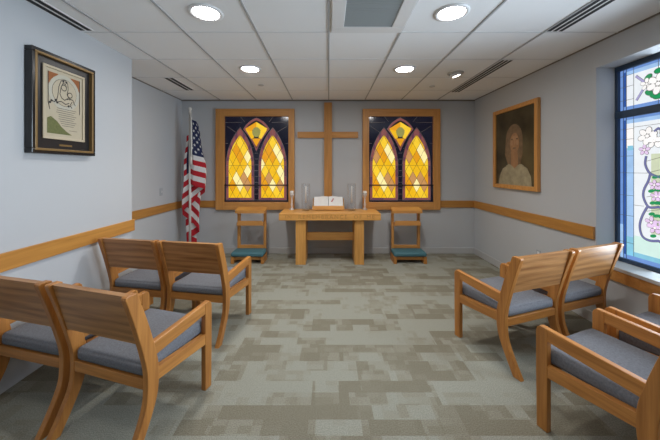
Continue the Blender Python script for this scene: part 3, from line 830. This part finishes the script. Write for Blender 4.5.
def fold(a):
    # plan path of the gathered cloth: (x, y, drop)
    keysf = [(0, .014, .0, 0), (.10, .06, -.04, .03), (.30, .205, -.045, .08), (.40, .190, .02, .14), (.58, .03, .055, .30), (.74, -.10, .035, .44), (.82, -.115, .07, .50),
             (1.0, .01, .075, .64), (1.14, .11, .045, .74), (1.22, .10, .10, .78), (1.44, -.08, .095, .90), (1.52, -.09, .12, .94), (1.72, .06, .11, 1.0)]
    for k in range(len(keysf)-1):
        if keysf[k][0] <= a <= keysf[k+1][0]+1e-9:
            p0, p1, p2, p3 = keysf[max(k-1, 0)], keysf[k], keysf[k+1], keysf[min(k+2, len(keysf)-1)]
            u = (a-p1[0])/(p2[0]-p1[0]); s = u*u*(3-2*u)
            return [p1[j]+(p2[j]-p1[j])*(.5*u+.5*s) for j in (1, 2, 3)]
    return list(keysf[-1][1:])
def surf(a, b):
    x, y, dr = fold(a)
    z = 2.225-b*HO-dr*(.62+.38*b)
    g = .36+.68*min(1, max(0, (2.25-z)/.75))
    low = max(0, (1.15-z))
    g *= 1-.30*min(1, low)
    if x > .02: x = x*(g*1.25)
    else: x = x*(.7+.6*min(1, max(0, (2.2-z)/1.2)))
    x += .012*math.sin(9*z+4*a); y += .012*math.sin(7*z+3*a)-.012*(b)
    return Vector((x, y, z))
def nrm(a, b):
    e = .004
    return (surf(min(FL, a+e), b)-surf(max(0, a-e), b)).cross(surf(a, b+e)-surf(a, b-e)).normalized()
bm = NB(); NA, NBn = 120, 78
vs = [[bm.verts.new(surf(FL*i/NA, j/NBn)) for j in range(NBn+1)] for i in range(NA+1)]
for i in range(NA):
    for j in range(NBn):
        a, b = FL*(i+.5)/NA, (j+.5)/NBn
        f = bm.faces.new((vs[i][j], vs[i+1][j], vs[i+1][j+1], vs[i][j+1])); f.smooth = True
        if a < .4*FL and b < 7/13: f.material_index = 2
        else: f.material_index = int(b*13) % 2
for r in range(9):
    for c in range(11):
        if (r+c) % 2: continue
        ca, cb = .4*FL*(c+1)/12, (7/13)*(r+1)/10
        for s in (1, -1):
            pts = []
            for k in range(10):
                rr = (.027 if k % 2 == 0 else .011); th = math.pi/2+k*math.pi/5
                aa, bb = ca+rr*math.cos(th), cb-rr*math.sin(th)/HO
                pts.append(bm.verts.new(surf(max(.001, aa), bb)+nrm(max(.001, ca), cb)*.004*s))
            f = bm.faces.new(pts); f.material_index = 1
me_ = obj('banner', bm, ['red', 'fwhite', 'navy'], t)

# ------------------------------------------------------------------ framed print (left wall)
def art(name, mats, mapf, polys, parent):
    bm = NB()
    for pts, mi, lay in polys:
        prism(bm, pts, mapf, lay*.0008, lay*.0008+.0008, mi=mi)
    return obj(name, bm, mats, parent)
y0, y1, z0, z1 = 2.002, 2.548, 1.546, 2.290
pw, ph = y1-y0, z1-z0
t = thing('framed_print', 'black framed cream print with gold lining on the left wall', 'picture', (XL, y0, z0))
fw = .034
bm = NB()
for a in ((0, pw, 0, fw), (0, pw, ph-fw, ph), (0, fw, fw, ph-fw), (pw-fw, pw, fw, ph-fw)):
    box(bm, 0, .055, a[0], a[1], a[2], a[3], .005)
obj('frame', bm, 'bframe', t)
bm = NB(); li = .013
for a in ((fw-.012, pw-fw+.012, fw-.012, fw+li-.008), (fw-.012, pw-fw+.012, ph-fw-li+.008, ph-fw+.012), (fw-.012, fw+li-.008, fw+li-.008, ph-fw-li+.008), (pw-fw-li+.008, pw-fw+.012, fw+li-.008, ph-fw-li+.008)):
    box(bm, .01, .058, a[0], a[1], a[2], a[3], .003)
obj('gold_lining', bm, 'gold', t)
obj('mat_board', box(NB(), 0, .030, fw, pw-fw, fw, ph-fw), 'bmat', t)
obj('plaque', box(NB(), .030, .033, pw*.42, pw*.62, fw+.030, fw+.044), 'gold', t)
mx0, mx1, mz0, mz1 = .112, pw-.112, .130, ph-.108
bm = NB()
for a in ((mx0-.018, mx1+.018, mz0-.018, mz0), (mx0-.018, mx1+.018, mz1, mz1+.018), (mx0-.018, mx0, mz0, mz1), (mx1, mx1+.018, mz0, mz1)):
    box(bm, .030, .042, a[0], a[1], a[2], a[3], .003)
obj('inner_frame', bm, 'paper2', t)
aw, ah = mx1-mx0, mz1-mz0
mapf = lambda p, hh: (.031+hh, mx0+p[0]*aw, mz0+p[1]*ah)
polys = [([(0, 0), (1, 0), (1, 1), (0, 1)], 0, 0)]
asp = aw/ah
def circ(cx, cz, r, n=28, a0=0, a1=360): return [(cx+r*math.cos(R(a0+(a1-a0)*i/(n-1)))/asp*1.0, cz+r*math.sin(R(a0+(a1-a0)*i/(n-1)))) for i in range(n)]
def band(c, mi, w, lay):
    for i in range(len(c)-1): polys.append((strip(c[i], c[i+1], w), mi, lay))
polys += [([(.08, .95), (.34, .95), (.22, .86), (.08, .76)], 1, 1), ([(.92, .95), (.66, .95), (.78, .86), (.92, .76)], 1, 1)]
co = circ(.5, .69, .265); ci = circ(.5, .69, .205)
polys.append((co[:-1], 2, 2)); polys.append((circ(.5, .69, .205)[:-1], 0, 3))
band(ci, 3, .006, 3)
inkp = [[(.28, .52), (.32, .64), (.34, .76), (.40, .86), (.50, .89), (.58, .84), (.59, .76), (.56, .67), (.64, .60)], [(.37, .66), (.40, .76), (.45, .83), (.52, .83), (.55, .77)],
        circ(.475, .765, .045, 12), circ(.64, .675, .040, 12), [(.56, .60), (.62, .62), (.72, .61), (.79, .53)], [(.28, .52), (.40, .55), (.52, .52), (.62, .55)],
        [(.37, .66), (.42, .60), (.50, .58), (.58, .62)], [(.30, .58), (.24, .52), (.18, .53)], [(.70, .58), (.64, .52), (.70, .48)], [(.08, .95), (.08, .5), (.12, .40)], [(.92, .95), (.92, .4)]]
for pl in inkp: band(pl, 3, .013, 4)
for c in ((.16, .53), (.26, .55), (.46, .86), (.54, .86), (.30, .52), (.12, .50), (.60, .50)): polys.append((shrink(circ(c[0], c[1], .018, 9)[:-1], 1), 3, 5))
polys.append(([(.06, .05), (.70, .05), (.55, .10), (.42, .16), (.30, .24), (.15, .30), (.06, .27)], 4, 2))
for i in range(9):
    z = .44-i*.032; polys.append((strip((.30-.01*i if i < 3 else .34+.03*max(0, i-5), z), (.82-.04*(i % 3), z), .007), 5, 3))
polys.append((strip((.62, .12), (.84, .12), .006), 5, 3))
art('print', ['paper', 'rust', 'halo', 'brinkc', 'moss', 'ink'], mapf, polys, t)

# ------------------------------------------------------------------ portrait (right wall)
ya, yb, z0, z1 = 3.398, 4.319, 1.166, 2.27
pw, ph = yb-ya, z1-z0
t = thing('framed_portrait', 'oak framed dark portrait painting of a robed person on the right wall', 'picture', (XR, yb, z0))
fw = .055
bm = NB()
for a in ((0, fw, 0, ph), (pw-fw, pw, 0, ph)): box(bm, -.045, 0, -a[1], -a[0], a[2], a[3], .006)
for a in ((fw-.001, pw-fw+.001, 0, fw), (fw-.001, pw-fw+.001, ph-fw, ph)): box(bm, -.044, 0, -a[1], -a[0], a[2], a[3], .006, mi=1)
obj('frame', bm, ['frame_z', 'frame_x'], t)
aw, ah = pw-2*fw, ph-2*fw
mapf = lambda p, hh: (-.022-hh, -(fw+p[0]*aw), fw+p[1]*ah)
def el(cx, cz, a, b, n=28, k=1): return [(cx+a*math.cos(2*math.pi*i/n), cz+b*math.sin(2*math.pi*i/n)) for i in range(n)]
polys = [([(0, 0), (1, 0), (1, 1), (0, 1)], 0, 0),
         ([(.08, 0), (.92, 0), (.90, .12), (.82, .22), (.66, .28), (.52, .25), (.38, .28), (.20, .22), (.11, .12)], 1, 1),
         (el(.50, .60, .215, .21), 4, 1), ([(.29, .62), (.26, .42), (.34, .28), (.66, .28), (.72, .42), (.71, .62)], 4, 2),
         ([(.43, .45), (.43, .27), (.52, .22), (.61, .27), (.59, .45)], 2, 3),
         (el(.52, .555, .115, .135), 2, 4), (el(.535, .625, .07, .03), 3, 5), (el(.45, .56, .03, .035), 3, 5), (el(.59, .56, .03, .035), 3, 5),
         (el(.52, .585, .013, .05), 3, 6), (el(.455, .61, .03, .010), 4, 6), (el(.585, .61, .03, .010), 4, 6), (el(.52, .49, .042, .010), 4, 6),
         ([(.30, .26), (.36, .28), (.50, .06), (.46, .02)], 5, 2), ([(.74, .26), (.68, .28), (.56, .06), (.60, .02)], 5, 2)]
art('canvas', ['canvas', 'robe', 'skin', 'skin2', 'hair', 'robe'], mapf, polys, t)

# ------------------------------------------------------------------ wall plates
bm = NB(); box(bm, 0, .008, -.036, .036, -.058, .058, .003); 
t = thing('wall_switch', 'small grey switch plate on the left wall above the oak rail', 'switch', (XA, 4.335, 1.095))
obj('plate', bm, 'plate', t); obj('toggle', box(NB(), .008, .016, -.006, .006, -.014, .014, .002), 'white', t)
t = thing('wall_outlet', 'small outlet plate low on the right wall behind the chair', 'outlet', (XR, 3.43, .425))
obj('plate', box(NB(), -.008, 0, -.036, .036, -.058, .058, .003), 'plate', t)
for z in (-.024, .024): obj('socket', box(NB(), -.011, -.007, -.016, .016, z-.013, z+.013, .003), 'white', t)

# ------------------------------------------------------------------ light
w = bpy.data.worlds.new('world'); SC.world = w; w.use_nodes = True
w.node_tree.nodes['Background'].inputs[0].default_value = (.6, .7, .85, 1); w.node_tree.nodes['Background'].inputs[1].default_value = .3
la = bpy.data.lights.new('window_daylight', 'AREA'); la.shape = 'RECTANGLE'; la.size = 1.85; la.size_y = 1.5; la.energy = 36; la.spread = R(105); la.color = (.72, .86, 1.0)
lo = bpy.data.objects.new('window_daylight', la); COL.objects.link(lo); lo.location = (XG-.045, 1.62, (WZ0+WZ1)/2); lo.rotation_euler = (0, R(90), 0)

# ------------------------------------------------------------------ camera
cam = bpy.data.cameras.new('camera'); co = bpy.data.objects.new('camera', cam); COL.objects.link(co)
co.location = (0, 0, EYE); co.rotation_euler = (R(90), 0, 0)
cam.sensor_width = 36; cam.lens = 36*F/660
cam.shift_x = 1.3/660; cam.shift_y = -51.3/660
cam.clip_start = .05
SC.camera = co
vs_ = SC.view_settings
vs_.view_transform = 'Standard'; vs_.look = 'None'; vs_.gamma = 1; vs_.use_curve_mapping = False; vs_.exposure = 0.33
